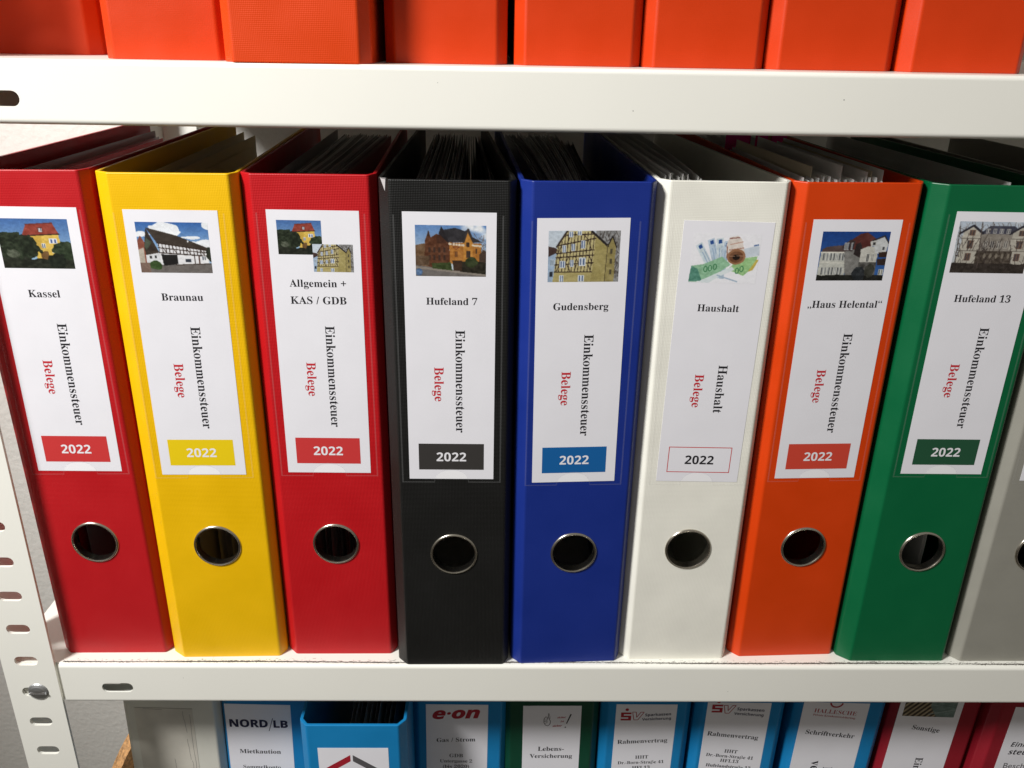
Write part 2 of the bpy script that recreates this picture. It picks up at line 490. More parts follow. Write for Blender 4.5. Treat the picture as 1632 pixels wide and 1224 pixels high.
def pic_money():
    p = Print(PW, PH, (246, 245, 250))
    p.grain = .03
    for i, (x, y, a) in enumerate(((.10, .22, 58), (.27, .12, 72), (.40, .10, 84), (.52, .16, 95))):
        c, s_ = math.cos(math.radians(a)), math.sin(math.radians(a))
        q = lambda u, v: (x + u * c * .55 - v * s_ * .5, y + (u * s_ + v * c) * .75)
        p.poly([q(0, -.09), q(1, -.09), q(1, .11), q(0, .11)], (188, 206, 222) if i % 2 else (206, 220, 226), 26, 30)
        p.poly([q(.04, -.05), q(.14, -.05), q(.14, .05), q(.04, .05)], (48, 88, 158)); p.line(*q(.25, .02), *q(.9, .03), .012, (150, 176, 204)); p.line(*q(.2, -.05), *q(.9, -.05), .006, (120, 150, 190))
    p.poly([(.0, .98), (.02, .66), (.20, .62), (.46, .46), (.60, .62), (.40, .82), (.12, .98)], (148, 196, 158), 34, 34); p.poly([(.0, .98), (.02, .66), (.12, .72), (.20, .96)], (92, 150, 130), 34, 34)
    p.poly([(.56, .72), (.70, .50), (.98, .44), (.94, .66), (.80, .84)], (160, 206, 140), 34, 34); p.poly([(.86, .76), (.97, .50), (1, .52), (.93, .72)], (214, 192, 90), 30); p.poly([(.90, .22), (.97, .20), (.98, .30), (.92, .31)], (90, 120, 176), 20)
    p.poly([(.76, .30), (.98, .22), (1, .42), (.80, .48)], (206, 216, 226), 18); p.poly([(.14, .98), (.40, .80), (.62, .66), (.66, .72), (.46, .86), (.30, 1)], (222, 232, 234), 14); p.line(.42, .84, .72, .96, .02, (170, 190, 210))
    g = (60, 132, 84)
    for (x, y) in ((.235, .72), (.30, .70), (.37, .67), (.70, .74), (.765, .70)):
        for t in range(24):
            a = t / 24 * 6.3; b = a + .27; p.line(x + .024 * math.cos(a), y + .055 * math.sin(a), x + .024 * math.cos(b), y + .055 * math.sin(b), .012, g)
    p.poly([(.50, .22), (.54, .08), (.66, .04), (.72, .12), (.80, .44), (.62, .58), (.52, .48)], (226, 214, 204), 18, 30)
    p.line(.54, .10, .68, .08, .014, (150, 90, 80)); p.line(.56, .22, .74, .16, .01, (196, 140, 120)); p.line(.55, .33, .76, .28, .012, (176, 120, 100)); p.line(.515, .26, .53, .48, .014, (160, 110, 90))
    p.ell(.665, .46, .135, .155, (168, 120, 86), 20); p.ell(.665, .465, .105, .115, (128, 86, 60), 20); p.ell(.665, .47, .055, .055, (44, 30, 24)); p.line(.56, .45, .77, .44, .006, (200, 160, 130))
    return p.done()
def pic_white_villa():
    p = Print(PW, PH, (40, 80, 150))
    p.sky((28, 74, 150), (64, 110, 176), 0)
    p.poly([(.03, .36), (.10, .31), (.28, .28), (.42, .30), (.44, .44), (.03, .44)], (96, 78, 76), 18)
    p.poly([(.0, 1), (.02, .42), (.40, .42), (.42, .62), (.40, .97)], (196, 196, 186), 16)
    for r_ in range(2):
        for i in range(7): p.win(.075 + i * .047, .50 + r_ * .30, .034, .17 - .02 * r_, (238, 238, 230), (52, 56, 66))
    p.line(.02, .62, .42, .64, .02, (216, 214, 202)); p.line(.02, .42, .42, .42, .02, (226, 222, 208))
    p.poly([(.36, .42), (.45, .30), (.62, .44), (.62, .92), (.42, .92)], (134, 132, 128), 26, 24)
    p.poly([(.43, .18), (.56, .05), (.66, .02), (.84, .18), (.74, .30), (.62, .36), (.46, .36)], (104, 56, 50), 24); p.poly([(.31, .30), (.43, .16), (.50, .20), (.48, .40), (.34, .38)], (80, 66, 66), 20)
    for x in (.365, .405, .465): p.win(x, .30, .035, .14, (214, 216, 214), (60, 66, 78))
    p.poly([(.52, .25), (.58, .22), (.64, .4), (.62, .54), (.50, .46)], (58, 48, 48), 16)
    p.poly([(.60, .36), (.70, .30), (.84, .30), (.86, .50), (.84, .94), (.62, .94)], (200, 198, 188), 18); p.poly([(.76, .18), (.92, .09), (1, .24), (.97, .46), (.82, .44)], (206, 208, 208), 14); p.line(.75, .19, .92, .09, .022, (60, 56, 60)); p.line(.92, .09, 1, .24, .02, (60, 56, 60))
    p.poly([(.72, .20), (.80, .18), (.82, .28), (.74, .30)], (206, 204, 198)); p.win(.78, .245, .04, .06, (90, 90, 90), (60, 60, 66)); p.win(.72, .53, .05, .17, (220, 220, 210), (58, 58, 62)); p.win(.79, .52, .04, .15, (220, 220, 210), (58, 58, 62)); p.win(.93, .34, .03, .07, (100, 100, 100), (70, 70, 76)); p.win(.95, .82, .07, .12, (214, 214, 206), (120, 120, 110))
    p.poly([(.87, .42), (1, .40), (1, .52), (.88, .52)], (70, 50, 44), 14); p.poly([(.86, .56), (1, .54), (1, .68), (.88, .68)], (64, 48, 44), 14); p.put((p.X > .60) & (p.X < .86) & (p.Y > .62), (92, 90, 86), 44, 26)
    p.put(p.Y > .90 - .04 * p.cloud(14), (40, 40, 36), 24, 26); p.ell(.62, .86, .10, .16, (52, 56, 60), 30, 24, .7); p.ell(.78, .80, .07, .14, (70, 70, 62), 30, 24, .8)
    return p.done()
def pic_mansion():
    p = Print(PW, PH, (190, 198, 206))
    p.sky((184, 196, 210), (206, 208, 208), .3)
    p.twigs(.0, 1., .1, .5, 120, (128, 120, 116), .10)
    p.poly([(.32, .20), (.42, .08), (.74, .08), (.84, .20), (.84, .46), (.32, .46)], (84, 84, 98), 20); p.poly([(.30, .24), (.84, .24), (.86, .84), (.28, .84)], (150, 142, 132), 24, 24)
    for (x0, x1) in ((.06, .33), (.72, .99)):
        c = (x0 + x1) / 2
        p.poly([(x0 + .02, .20), (c, .09), (x1 - .02, .20), (x1, .84), (x0 - .01, .84)], (192, 186, 172), 18); p.line(x0 - .02, .23, c, .08, .03, (60, 58, 68)); p.line(c, .08, x1 + .01, .23, .03, (60, 58, 68))
        for y in (.22, .44, .68): p.win(c, y, .08, .15 if y > .3 else .11, (130, 100, 84), (92, 84, 84))
        for y in (.33, .56): p.line(x0, y, x1, y, .012, (140, 132, 122))
    for i in range(4): p.win(.40 + i * .09, .18, .05, .09, (200, 196, 188), (90, 92, 104)); p.win(.40 + i * .09, .44, .055, .14, (196, 190, 178), (96, 92, 92))
    p.put((p.X > .30) & (p.X < .78) & (p.Y > .56), (92, 82, 72), 44, 30); p.put((p.Y > .82 - .03 * p.cloud(14)), (66, 58, 52), 30, 26); p.twigs(.04, .98, .4, 1., 120, (70, 60, 56), .05)
    for i in range(5): p.ell(.42 + i * .08, .66, .018, .05, (140, 130, 116))
    p.line(.36, .9, .30, .02, .012, (96, 84, 78)); p.line(.34, .5, .46, .05, .008, (96, 84, 78)); p.line(.05, .8, .02, .1, .012, (90, 80, 74))
    return p.done()
def pic_desk():
    p = Print(PW, PH, (120, 112, 92))
    p.put(p.X > .48, (120, 142, 136), 40, 14)
    m = p.mask([(0, 0), (.50, 0), (.50, .6), (.66, 1), (0, 1)])
    st = ((p.X * 9 + p.Y * 5) % 1) < .45
    p.put(m & st, (176, 160, 128), 24); p.put(m & ~st, (74, 62, 46), 24)
    p.line(.5, .9, 1, .7, .02, (150, 166, 160)); p.line(.52, .5, 1, .62, .015, (96, 116, 112))
    return p.done()
_pics = {}
M_PRINT = base_mat('colour_print', (1, 1, 1), 0.45)
_a = M_PRINT.node_tree.nodes.new('ShaderNodeAttribute')
_a.attribute_name = 'ink'
M_PRINT.node_tree.links.new(_a.outputs['Color'], M_PRINT.node_tree.nodes['Principled BSDF'].inputs['Base Color'])

def photo(fn, a0, a1, b0, b1, y, parent, cut=None):
    """a printed picture on the label; fn paints it"""
    if fn not in _pics: _pics[fn] = fn()
    pic = _pics[fn]
    H, W, _ = pic.shape
    vs, keep = [], {}
    for j in range(H):
        for i in range(W):
            vs.append(((a0 + (a1 - a0) * i / (W - 1)) * MM, y * MM, (b1 - (b1 - b0) * j / (H - 1)) * MM))
    fs = []
    for j in range(H - 1):
        for i in range(W - 1):
            k = j * W + i
            fs.append((k, k + W, k + W + 1, k + 1))
    me = bpy.data.meshes.new('photo')
    me.from_pydata(vs, [], fs)
    at = me.color_attributes.new('ink', 'FLOAT_COLOR', 'POINT')
    rgba = np.ones((H * W, 4), np.float32)
    rgba[:, :3] = pic.reshape(-1, 3)
    at.data.foreach_set('color', rgba.ravel())
    me.materials.append(M_PRINT)
    o = link(bpy.data.objects.new('photo', me))
    o.parent = parent
    return o

# ================================================================== the wall behind the shelf
M_WALL = base_mat('woodchip_wallpaper', (0.74, 0.72, 0.67), 0.85)
vary(M_WALL, (0.74, 0.72, 0.67), 6, .03)
_n = M_WALL.node_tree
_t = _n.nodes.new('ShaderNodeTexCoord')
_z = _n.nodes.new('ShaderNodeTexNoise'); _z.inputs['Scale'].default_value = 190; _z.inputs['Detail'].default_value = 5
_v = _n.nodes.new('ShaderNodeTexVoronoi'); _v.inputs['Scale'].default_value = 130
_n.links.new(_t.outputs['Object'], _z.inputs['Vector']); _n.links.new(_t.outputs['Object'], _v.inputs['Vector'])
_h = math_node(_n, 'ADD', _z.outputs['Fac'], math_node(_n, 'MULTIPLY', _v.outputs['Distance'], .35))
_b = _n.nodes.new('ShaderNodeBump'); _b.inputs['Strength'].default_value = .7; _b.inputs['Distance'].default_value = .0011
_n.links.new(_h, _b.inputs['Height']); _n.links.new(_b.outputs[0], _n.nodes['Principled BSDF'].inputs['Normal'])
mb = MB()
mb.box(-2200, 1800, 425, 520, -1100, 1500, M_WALL)
tag(mb.build('wall'), 'grey white woodchip papered wall behind the shelf unit', 'wall', kind='structure')

# ================================================================== the shelf unit
Z0, Z1, Z2 = 373.8, 0.0, -373.8
XL, XR = -285.6, 690.0
shelf = empty('shelf_unit', (XL, 0, Z2 - 60), label='white painted steel shelf unit with slotted uprights that carries every binder', cat='shelf')
OFF = (-XL, 0, -(Z2 - 60))
def slot_loop(cx, cz, w, h, n=8):
    r = h / 2
    pts = []
    for k in range(n + 1):
        a = -math.pi / 2 + math.pi * k / n
        pts.append((cx + w / 2 - r + r * math.cos(a), cz + r * math.sin(a)))
    for k in range(1, 8):
        pts.append((cx + (w / 2 - r) * (1 - k / 4), cz + r))
    for k in range(n + 1):
        a = math.pi / 2 + math.pi * k / n
        pts.append((cx - w / 2 + r + r * math.cos(a), cz + r * math.sin(a)))
    for k in range(1, 8):
        pts.append((cx - (w / 2 - r) * (1 - k / 4), cz - r))
    return pts
def slotted_plate(mb, x0, x1, z0, z1, y0, y1, slots, mat):
    """flat bar in the XZ plane with real oblong holes; slots = [(cx, cz, w, h)] stacked in z or in a row in x"""
    def tile(a0, a1, c0, c1, s):
        if s is None:
            for y, fl in ((y0, False), (y1, True)):
                q = [(a0, y, c0), (a1, y, c0), (a1, y, c1), (a0, y, c1)]
                mb.face(q[::-1] if fl else q, mat)
            return
        L = slot_loop(*s)
        n = len(L)
        cx, cz = s[0], s[1]
        out = []
        for (px, pz) in L:
            dx, dz = px - cx, pz - cz
            tx = ((a1 - cx) / dx) if dx > 1e-6 else ((a0 - cx) / dx if dx < -1e-6 else 1e9)
            tz = ((c1 - cz) / dz) if dz > 1e-6 else ((c0 - cz) / dz if dz < -1e-6 else 1e9)
            t = min(tx, tz)
            out.append((cx + dx * t, cz + dz * t))
        cor = [(a1, c1), (a0, c1), (a0, c0), (a1, c0)]
        for i in range(n):
            j = (i + 1) % n
            o0, o1 = out[i], out[j]
            mid = []
            for c in cor:
                on0 = abs(o0[0] - c[0]) < 1e-6 or abs(o0[1] - c[1]) < 1e-6
                on1 = abs(o1[0] - c[0]) < 1e-6 or abs(o1[1] - c[1]) < 1e-6
                differ = abs(o0[0] - o1[0]) > 1e-6 and abs(o0[1] - o1[1]) > 1e-6
                if on0 and on1 and differ: mid = [c]
            poly = [L[i], o0] + mid + [o1, L[j]]
            mb.face([(p[0], y0, p[1]) for p in poly], mat)
            mb.face([(p[0], y1, p[1]) for p in poly][::-1], mat)
            mb.face([(L[i][0], y0, L[i][1]), (L[j][0], y0, L[j][1]), (L[j][0], y1, L[j][1]), (L[i][0], y1, L[i][1])], mat)
    ss = sorted(slots, key=lambda s: s[1])
    if ss and abs(ss[0][1] - ss[-1][1]) < 1e-6 and (x1 - x0) > (z1 - z0):
        ss = sorted(slots, key=lambda s: s[0])
        cuts = [x0] + [v for s in ss for v in (s[0] - s[2] / 2 - 4, s[0] + s[2] / 2 + 4)] + [x1]
        for i in range(len(cuts) - 1): tile(cuts[i], cuts[i + 1], z0, z1, ss[(i - 1) // 2] if i % 2 else None)
    else:
        cuts = [z0] + [v for s in ss for v in (s[1] - s[3] / 2 - 4, s[1] + s[3] / 2 + 4)] + [z1]
        for i in range(len(cuts) - 1): tile(x0, x1, cuts[i], cuts[i + 1], ss[(i - 1) // 2] if i % 2 else None)
    mb.box(x0, x0 + .01, y0, y1, z0, z1, mat); mb.box(x1 - .01, x1, y0, y1, z0, z1, mat)
    mb.box(x0, x1, y0, y1, z0, z0 + .01, mat); mb.box(x0, x1, y0, y1, z1 - .01, z1, mat)

def shelf_board(zt, specks=()):
    mb = MB()
    h, t, r = 31.3, 1.2, 2.6
    # front lip: folded sheet, rounded along its upper and lower edge, with an oblong hole near its left end
    slotted_plate(mb, XL, XR, zt - h + r, zt - r, 0, t, [(-249.6, zt - 18.8, 20.6, 7.6), (XR - 36, zt - 18.8, 21, 7.6)], M_PAINT)
    prof_t = [(r - r * math.cos(a), zt - r + r * math.sin(a)) for a in [math.pi / 2 * k / 6 for k in range(7)]]
    prof_b = [(r - r * math.cos(a), zt - h + r - r * math.sin(a)) for a in [math.pi / 2 * k / 6 for k in range(7)]]
    for prof, fl in ((prof_t, True), (prof_b, False)):
        for (ya, za), (yb, zb) in zip(prof[:-1], prof[1:]):
            q = [(XL, ya, za), (XR, ya, za), (XR, yb, zb), (XL, yb, zb)]
            mb.face(q if fl else q[::-1], M_PAINT)
    # deck and folded return below
    mb.box(XL, XR, r, 402, zt - t, zt, M_PAINT)
    mb.box(XL, XR, r, 16, zt - h, zt - h + t, M_PAINT)
    mb.box(XL, XL + t, 1.3, 402, zt - h + .5, zt - t - .02, M_PAINT)
    mb.box(XR - t, XR, 1.3, 402, zt - h + .5, zt - t - .02, M_PAINT)
    mb.box(XL, XR, 400.8, 402, zt - h, zt - t - .02, M_PAINT)
    # set-back ends where the uprights are bolted on
    for xa, xb in ((-320.4, XL - .02), (XR + .02, XR + 34)):
        mb.box(xa, xb, 2.6, 3.8, zt - h, zt, M_PAINT)
        mb.box(xa, xb, 3.85, 399, zt - t, zt, M_PAINT)
        mb.box(xa, xb, 398, 399.2, zt - h, zt - t - .02, M_PAINT)
    for (x, z, s) in specks:
        mb.face([(x + s * math.cos(a), -.05, z + .8 * s * math.sin(a)) for a in (0, .9, 2, 3.1, 4.2, 5.3)], M_CHIP)
    o = mb.build('shelf_board', shelf)
    o.location = [c * MM for c in OFF]
    return o
shelf_board(Z0, ((69.0, Z0 - 20, .3), (176, Z0 - 13, .35), (-30, Z0 - 8, .2)))
shelf_board(Z1, ((-205.0, -10.5, .25), (160, -21, .25)))
shelf_board(Z2)

def upright(front, left):
    mb = MB()
    zs = [-22.8 + 25.6 * k for k in range(-14, 27)]
    z0, z1 = zs[0] - 13, zs[-1] + 13
    xa, xb = (-322.3, -288.2) if left else (XR + 2, XR + 36.8)
    y0 = 0.25 if front else 401.0
    cx = -305.9 if left else XR + 20.4
    slotted_plate(mb, xa, xb, z0, z1, y0, y0 + 2.0, [(cx, z, 15.2, 7.2) for z in zs], M_PAINT)
    xo = xa if left else xb - 2.0
    ya, yb = (2.3, 35.0) if front else (366.0, 400.95)
    mb.box(xo, xo + 2.0, ya, yb, z0, z1, M_PAINT)
    o = mb.build('upright_post', shelf)
    o.location = [c * MM for c in OFF]
    # bolts: round slotted heads, one per shelf board
    for zb in (Z0, Z1, Z2):
        b = MB()
        zc = zb - 22.8
        prof = [(0, -1.9), (2.4, -1.8), (4.6, -1.35), (6.2, -.6), (6.9, 0.0), (7.0, .24)]
        s = -1 if front else 1
        yb_ = y0 if front else y0 + 2
        bx = cx + 3.2
        rings = [[(bx + r_ * math.cos(a), yb_ - s * (-d) * 1.0 if False else yb_ + (d if front else -d), zc + r_ * math.sin(a)) for a in [2 * math.pi * k / 24 for k in range(24)]] for r_, d in prof]
        for A, B in zip(rings[:-1], rings[1:]):
            for k in range(24):
                j = (k + 1) % 24
                b.face([A[k], A[j], B[j], B[k]], M_ZINC)
        # driver slot across the head
        yy = yb_ - 2.05 if front else yb_ + 2.05
        b.box(bx - 5.6, bx + 5.6, min(yy, yb_ - s * 0), max(yy, yb_), zc - 1.1, zc - .2, M_ZINC)
        b.box(bx - 4.6, bx + 4.6, min(yy + .15, yb_), max(yy + .15, yb_), zc - .18, zc + .5, M_CHIP)
        bo = b.build('bolt', o, smooth=True)
    return o
for fr in (True, False):
    for le in (True, False):
        upright(fr, le)

# ================================================================== binders
def fillet(pts, r, seg):
    out = [pts[0]]
    for p, q, s in zip(pts[:-2], pts[1:-1], pts[2:]):
        p, q, s = Vector(p), Vector(q), Vector(s)
        a, b = (p - q).normalized(), (s - q).normalized()
        ang = math.acos(max(-1, min(1, a.dot(b))))
        d = r / math.tan(ang / 2)
        t0, t1 = q + a * d, q + b * d
        c = q + (a + b).normalized() * (r / math.sin(ang / 2))
        a0 = math.atan2(t0.y - c.y, t0.x - c.x)
        a1 = math.atan2(t1.y - c.y, t1.x - c.x)
        da = (a1 - a0 + math.pi) % (2 * math.pi) - math.pi
        for k in range(seg + 1):
            th = a0 + da * k / seg
            out.append((c.x + r * math.cos(th), c.y + r * math.sin(th)))
    out.append(pts[-1])
    return out

HB = 318.0
def cover_mesh(mat, hw=37.3, depth=285.0, hole_z=87.0, flare=(0.0, 0.0), inner=None, H=HB, chip=None, cx=5.5, cy=6.5, hole=True, sides=None):
    t = 2.3
    fl, fr = flare
    fw = hw - cx
    hl, hr = sides or (hw, hw)
    outer = [(-hl + fl, depth), (-hl, cy), (-fw, 0), (fw, 0), (hr, cy), (hr + fr, depth)]
    k = t * math.tan(math.radians(22.5))
    k2 = t * math.tan(math.radians(21))
    inn = [(-hl + t + fl, depth), (-hl + t, cy + k2), (-fw + k, t), (fw - k, t), (hr - t, cy + k2), (hr - t + fr, depth)]
    po = fillet(outer, 2.6, 6)
    pi = fillet(inn, 1.0, 6)
    mb = MB()
    inner = inner or mat
    n = len(po)
    nf = 1 + 7 * 2 - 1  # index of the last point of the left front bend
    # bottom corners are cut slightly round: the bend lifts at the foot of the chamfers
    for i in range(n - 1):
        a, b, c, d = po[i], po[i + 1], pi[i], pi[i + 1]
        if i == nf and hole:
            for P, Q, y, fl_ in ((a, b, a[1], False), (c, d, c[1], True)):
                R = 14.2
                N = 48
                sq = 20.0
                ring = [(R * math.cos(2 * math.pi * k_ / N), hole_z + R * math.sin(2 * math.pi * k_ / N)) for k_ in range(N)]
                sqr = []
                for k_ in range(N):
                    th = 2 * math.pi * k_ / N
                    m_ = max(abs(math.cos(th)), abs(math.sin(th)))
                    sqr.append((sq * math.cos(th) / m_, hole_z + sq * math.sin(th) / m_))
                mm = inner if fl_ else mat
                def put(pl):
                    q = [(x, y, z) for x, z in pl]
                    mb.face(q[::-1] if fl_ else q, mm)
                for k_ in range(N):
                    j = (k_ + 1) % N
                    put([ring[k_], sqr[k_], sqr[j], ring[j]])
                xl, xr = P[0], Q[0]
                q8 = N // 8
                right = [sqr[k_ % N] for k_ in range(-q8, q8 + 1)]
                top = [sqr[k_] for k_ in range(q8, 3 * q8 + 1)]
                left = [sqr[k_] for k_ in range(3 * q8, 5 * q8 + 1)]
                bot = [sqr[k_] for k_ in range(5 * q8, 7 * q8 + 1)]
                put([(xr, hole_z - sq), (xr, hole_z + sq)] + right[::-1])
                put([(xl, hole_z + sq), (xl, hole_z - sq)] + left[::-1])
                put([(xl, 0), (xr, 0), (xr, hole_z - sq)] + bot[::-1] + [(xl, hole_z - sq)])
                put([(xr, H), (xl, H), (xl, hole_z + sq)] + top[::-1] + [(xr, hole_z + sq)])
            for k_ in range(N):
                j = (k_ + 1) % N
                r0, r1 = ring[k_], ring[j]
                mb.face([(r0[0], c[1], r0[1]), (r1[0], c[1], r1[1]), (r1[0], a[1], r1[1]), (r0[0], a[1], r0[1])], mat)
        else:
            mb.face([(*a, 0), (*b, 0), (*b, H), (*a, H)], mat)
            mb.face([(*d, 0), (*c, 0), (*c, H), (*d, H)], inner)
        mb.face([(*a, H), (*b, H), (*d, H), (*c, H)], mat)
        mb.face([(*b, 0), (*a, 0), (*c, 0), (*d, 0)], mat)
    for i in (0, n - 1):
        a, c = po[i], pi[i]
        q = [(*a, 0), (*a, H), (*c, H), (*c, 0)]
        mb.face(q if i == 0 else q[::-1], mat)
    return mb

def finger_ring(parent, z=87.0):
    mb = MB()
    prof = [(13.0, 5.0), (13.0, .6), (13.1, -.25), (13.35, -.75), (13.75, -.95), (14.2, -.85), (14.6, -.5), (14.8, -.05), (14.8, .2)]
    N = 64
    for (r0, y0), (r1, y1) in zip(prof[:-1], prof[1:]):
        for k in range(N):
            a, b = 2 * math.pi * k / N, 2 * math.pi * (k + 1) / N
            mb.face([(r0 * math.cos(a), y0, z + r0 * math.sin(a)), (r0 * math.cos(b), y0, z + r0 * math.sin(b)), (r1 * math.cos(b), y1, z + r1 * math.sin(b)), (r1 * math.cos(a), y1, z + r1 * math.sin(a))], M_NICKEL)
    return mb.build('finger_ring', parent, smooth=True, merge=True)

def sheets(parent, spec, seed, fan=(0, 0), name='paper_stack'):
    """filed papers: spec = (x_front, x_back, y_front, y_back, z_top, material, bow)"""
    rnd = random.Random(seed)
    mb = MB()
    for (xf, xb, yf, yb, zt, m, bow, *low) in spec:
        N = 7
        lo_ = low[0] if low else 8
        pts = []
        for k in range(N + 1):
            t = k / N
            yy = yf + (yb - yf) * t
            xx = xf + (xb - xf) * t
            lean_ = fan[0] + (fan[1] - fan[0]) * (xx + 37) / 74
            pts.append((xx + lean_ * max(0, yy - 8) / 277 + bow * math.sin(math.pi * t) + rnd.uniform(-.15, .15), yy))
        for (a, b), (c, d) in zip(pts[:-1], pts[1:]):
            for lo, hi in ((lo_, zt),):
                mb.face([(a, b, lo), (c, d, lo), (c, d, hi), (a, b, hi)], m)
                mb.face([(a + .22, b, lo), (a + .22, b, hi), (c + .22, d, hi), (c + .22, d, lo)], m)
                mb.face([(a, b, hi), (c, d, hi), (c + .22, d, hi), (a + .22, b, hi)], m)
        a, b = pts[0]
        mb.face([(a, b, lo_), (a, b, zt), (a + .22, b, zt), (a + .22, b, lo_)], m)
    return mb.build(name, parent)

def ramp(n, xf0, xf1, xb0, xb1, yf, yb, z, zj, mats, bow, seed, low=8):
    r = random.Random(seed)
    out = []
    for i in range(n):
        t = i / max(1, n - 1)
        out.append((xf0 + (xf1 - xf0) * t + r.uniform(-.3, .3), xb0 + (xb1 - xb0) * t + r.uniform(-.6, .6), yf + r.uniform(0, 4), yb + r.uniform(-2.5, 1), z + r.uniform(-zj, zj), mats[r.randrange(len(mats))], bow + r.uniform(-1, 1), low))
    return out

def pocket(parent, ac, v0, rot):
    """welded rim of the clear label pocket with its thumb notch"""
    mb = MB()
    c, s = math.cos(rot), math.sin(rot)
    def P(a, b, y): return (ac + a * c - b * s, y, v0 + a * s + b * c)
    y0 = -.30
    def strip(a0, a1, b0, b1):
        mb.face([P(a0, b0, y0), P(a1, b0, y0), P(a1, b1, y0), P(a0, b1, y0)], M_POCKET)
    strip(-29.6, -28.7, -2.4, 159); strip(28.7, 29.6, -2.4, 159); strip(-28.7, -10, -2.4, -1.7); strip(10, 28.7, -2.4, -1.7)
    N = 18
    for k in range(N):
        a, b = math.pi * k / N, math.pi * (k + 1) / N
        mb.face([P(10 * math.cos(a), -2.0 + 8.6 * math.sin(a), y0), P(10.35 * math.cos(a), -2.0 + 9.0 * math.sin(a), y0), P(10.35 * math.cos(b), -2.0 + 9.0 * math.sin(b), y0), P(10 * math.cos(b), -2.0 + 8.6 * math.sin(b), y0)], M_POCKET)
    return mb.build('label_pocket', parent)

def label_card(parent, ac, v0, rot, w=50.2, h=160.6):
    e = MB()
    return e

def binder(name, x, y, yaw, lean, tilt, z, mat, label, group, **k):
    R = math.radians
    return empty(name, (x, y, z), (-R(tilt), R(lean), R(yaw)), label, 'binder', group)

def main_label(root, ac, v0, rotd, titles, pics, boxcol, side='Einkommenssteuer', numcol=None, outline=None, side_span=(94.6, 31.0), side_a=2.9, bel=(-9.3, 72.2, 51.0), cut=False):
    """printed spine label: picture, title, turned lettering and coloured year box"""
    w, h = 25.1, 160.6
    mb = MB()
    mb.box(-w, w, -.14, -.02, 0, h, M_PAPER)
    # bare paper in the thumb notch of the pocket
    pts = [(9.6 * math.cos(math.pi * i / 16), -.16, .15 + 5.6 * math.sin(math.pi * i / 16)) for i in range(17)]
    mb.face(pts[::-1], M_BARE)
    for (t, a0, a1, b) in titles:
        text(mb, serif(t), a0, a1, b, M_INK, -.20)
    text_down(mb, serif(side), side_a, side_span[0], side_span[1], M_INK, -.20)
    text_down(mb, serif('Belege'), bel[0], bel[1], bel[2], M_INKR, -.20)
    lab = mb.build('label', root)
    lab.location = (ac * MM, 0, v0 * MM)
    lab.rotation_euler = (0, -math.radians(rotd), 0)
    for i, (fn, a0, a1, b0, b1) in enumerate(pics):
        photo(fn, a0, a1, b0, b1, -.18 - .03 * i, lab)
    yb = MB()
    if outline:
        for (x0, x1, z0, z1) in ((-19.3, 19.3, 6.3, 6.8), (-19.3, 19.3, 23.1, 23.6), (-19.3, -18.85, 6.8, 23.1), (18.85, 19.3, 6.8, 23.1)):
            yb.face([(x0, -.18, z0), (x1, -.18, z0), (x1, -.18, z1), (x0, -.18, z1)], outline)
    else:
        yb.face([(-19.3, -.18, 6.3), (19.3, -.18, 6.3), (19.3, -.18, 23.6), (-19.3, -.18, 23.6)], boxcol)
    text(yb, sans('2022'), -8.8, 8.8, 12.0, numcol or M_INKW, -.23, stretch=1.02)
    yb.build('year_box', lab)
    return lab

T1 = lambda s, w, dx=0.0, b=110.2: (s, -w / 2 + dx, w / 2 + dx, b)
PA = (-19.6, 19.0, 126.0, 154.0)
BOX_R, BOX_Y = flat('print_red', (0.56, 0.035, 0.035)), flat('print_yellow', (0.78, 0.56, 0.002))
BOX_K, BOX_B, BOX_G = flat('print_black', (0.035, 0.032, 0.030)), flat('print_blue', (0.003, 0.105, 0.33)), flat('print_green', (0.012, 0.075, 0.034))
BOX_O = flat('print_orange_red', (0.58, 0.055, 0.030))
GM = 'lever arch binders of the tax year on the middle shelf'

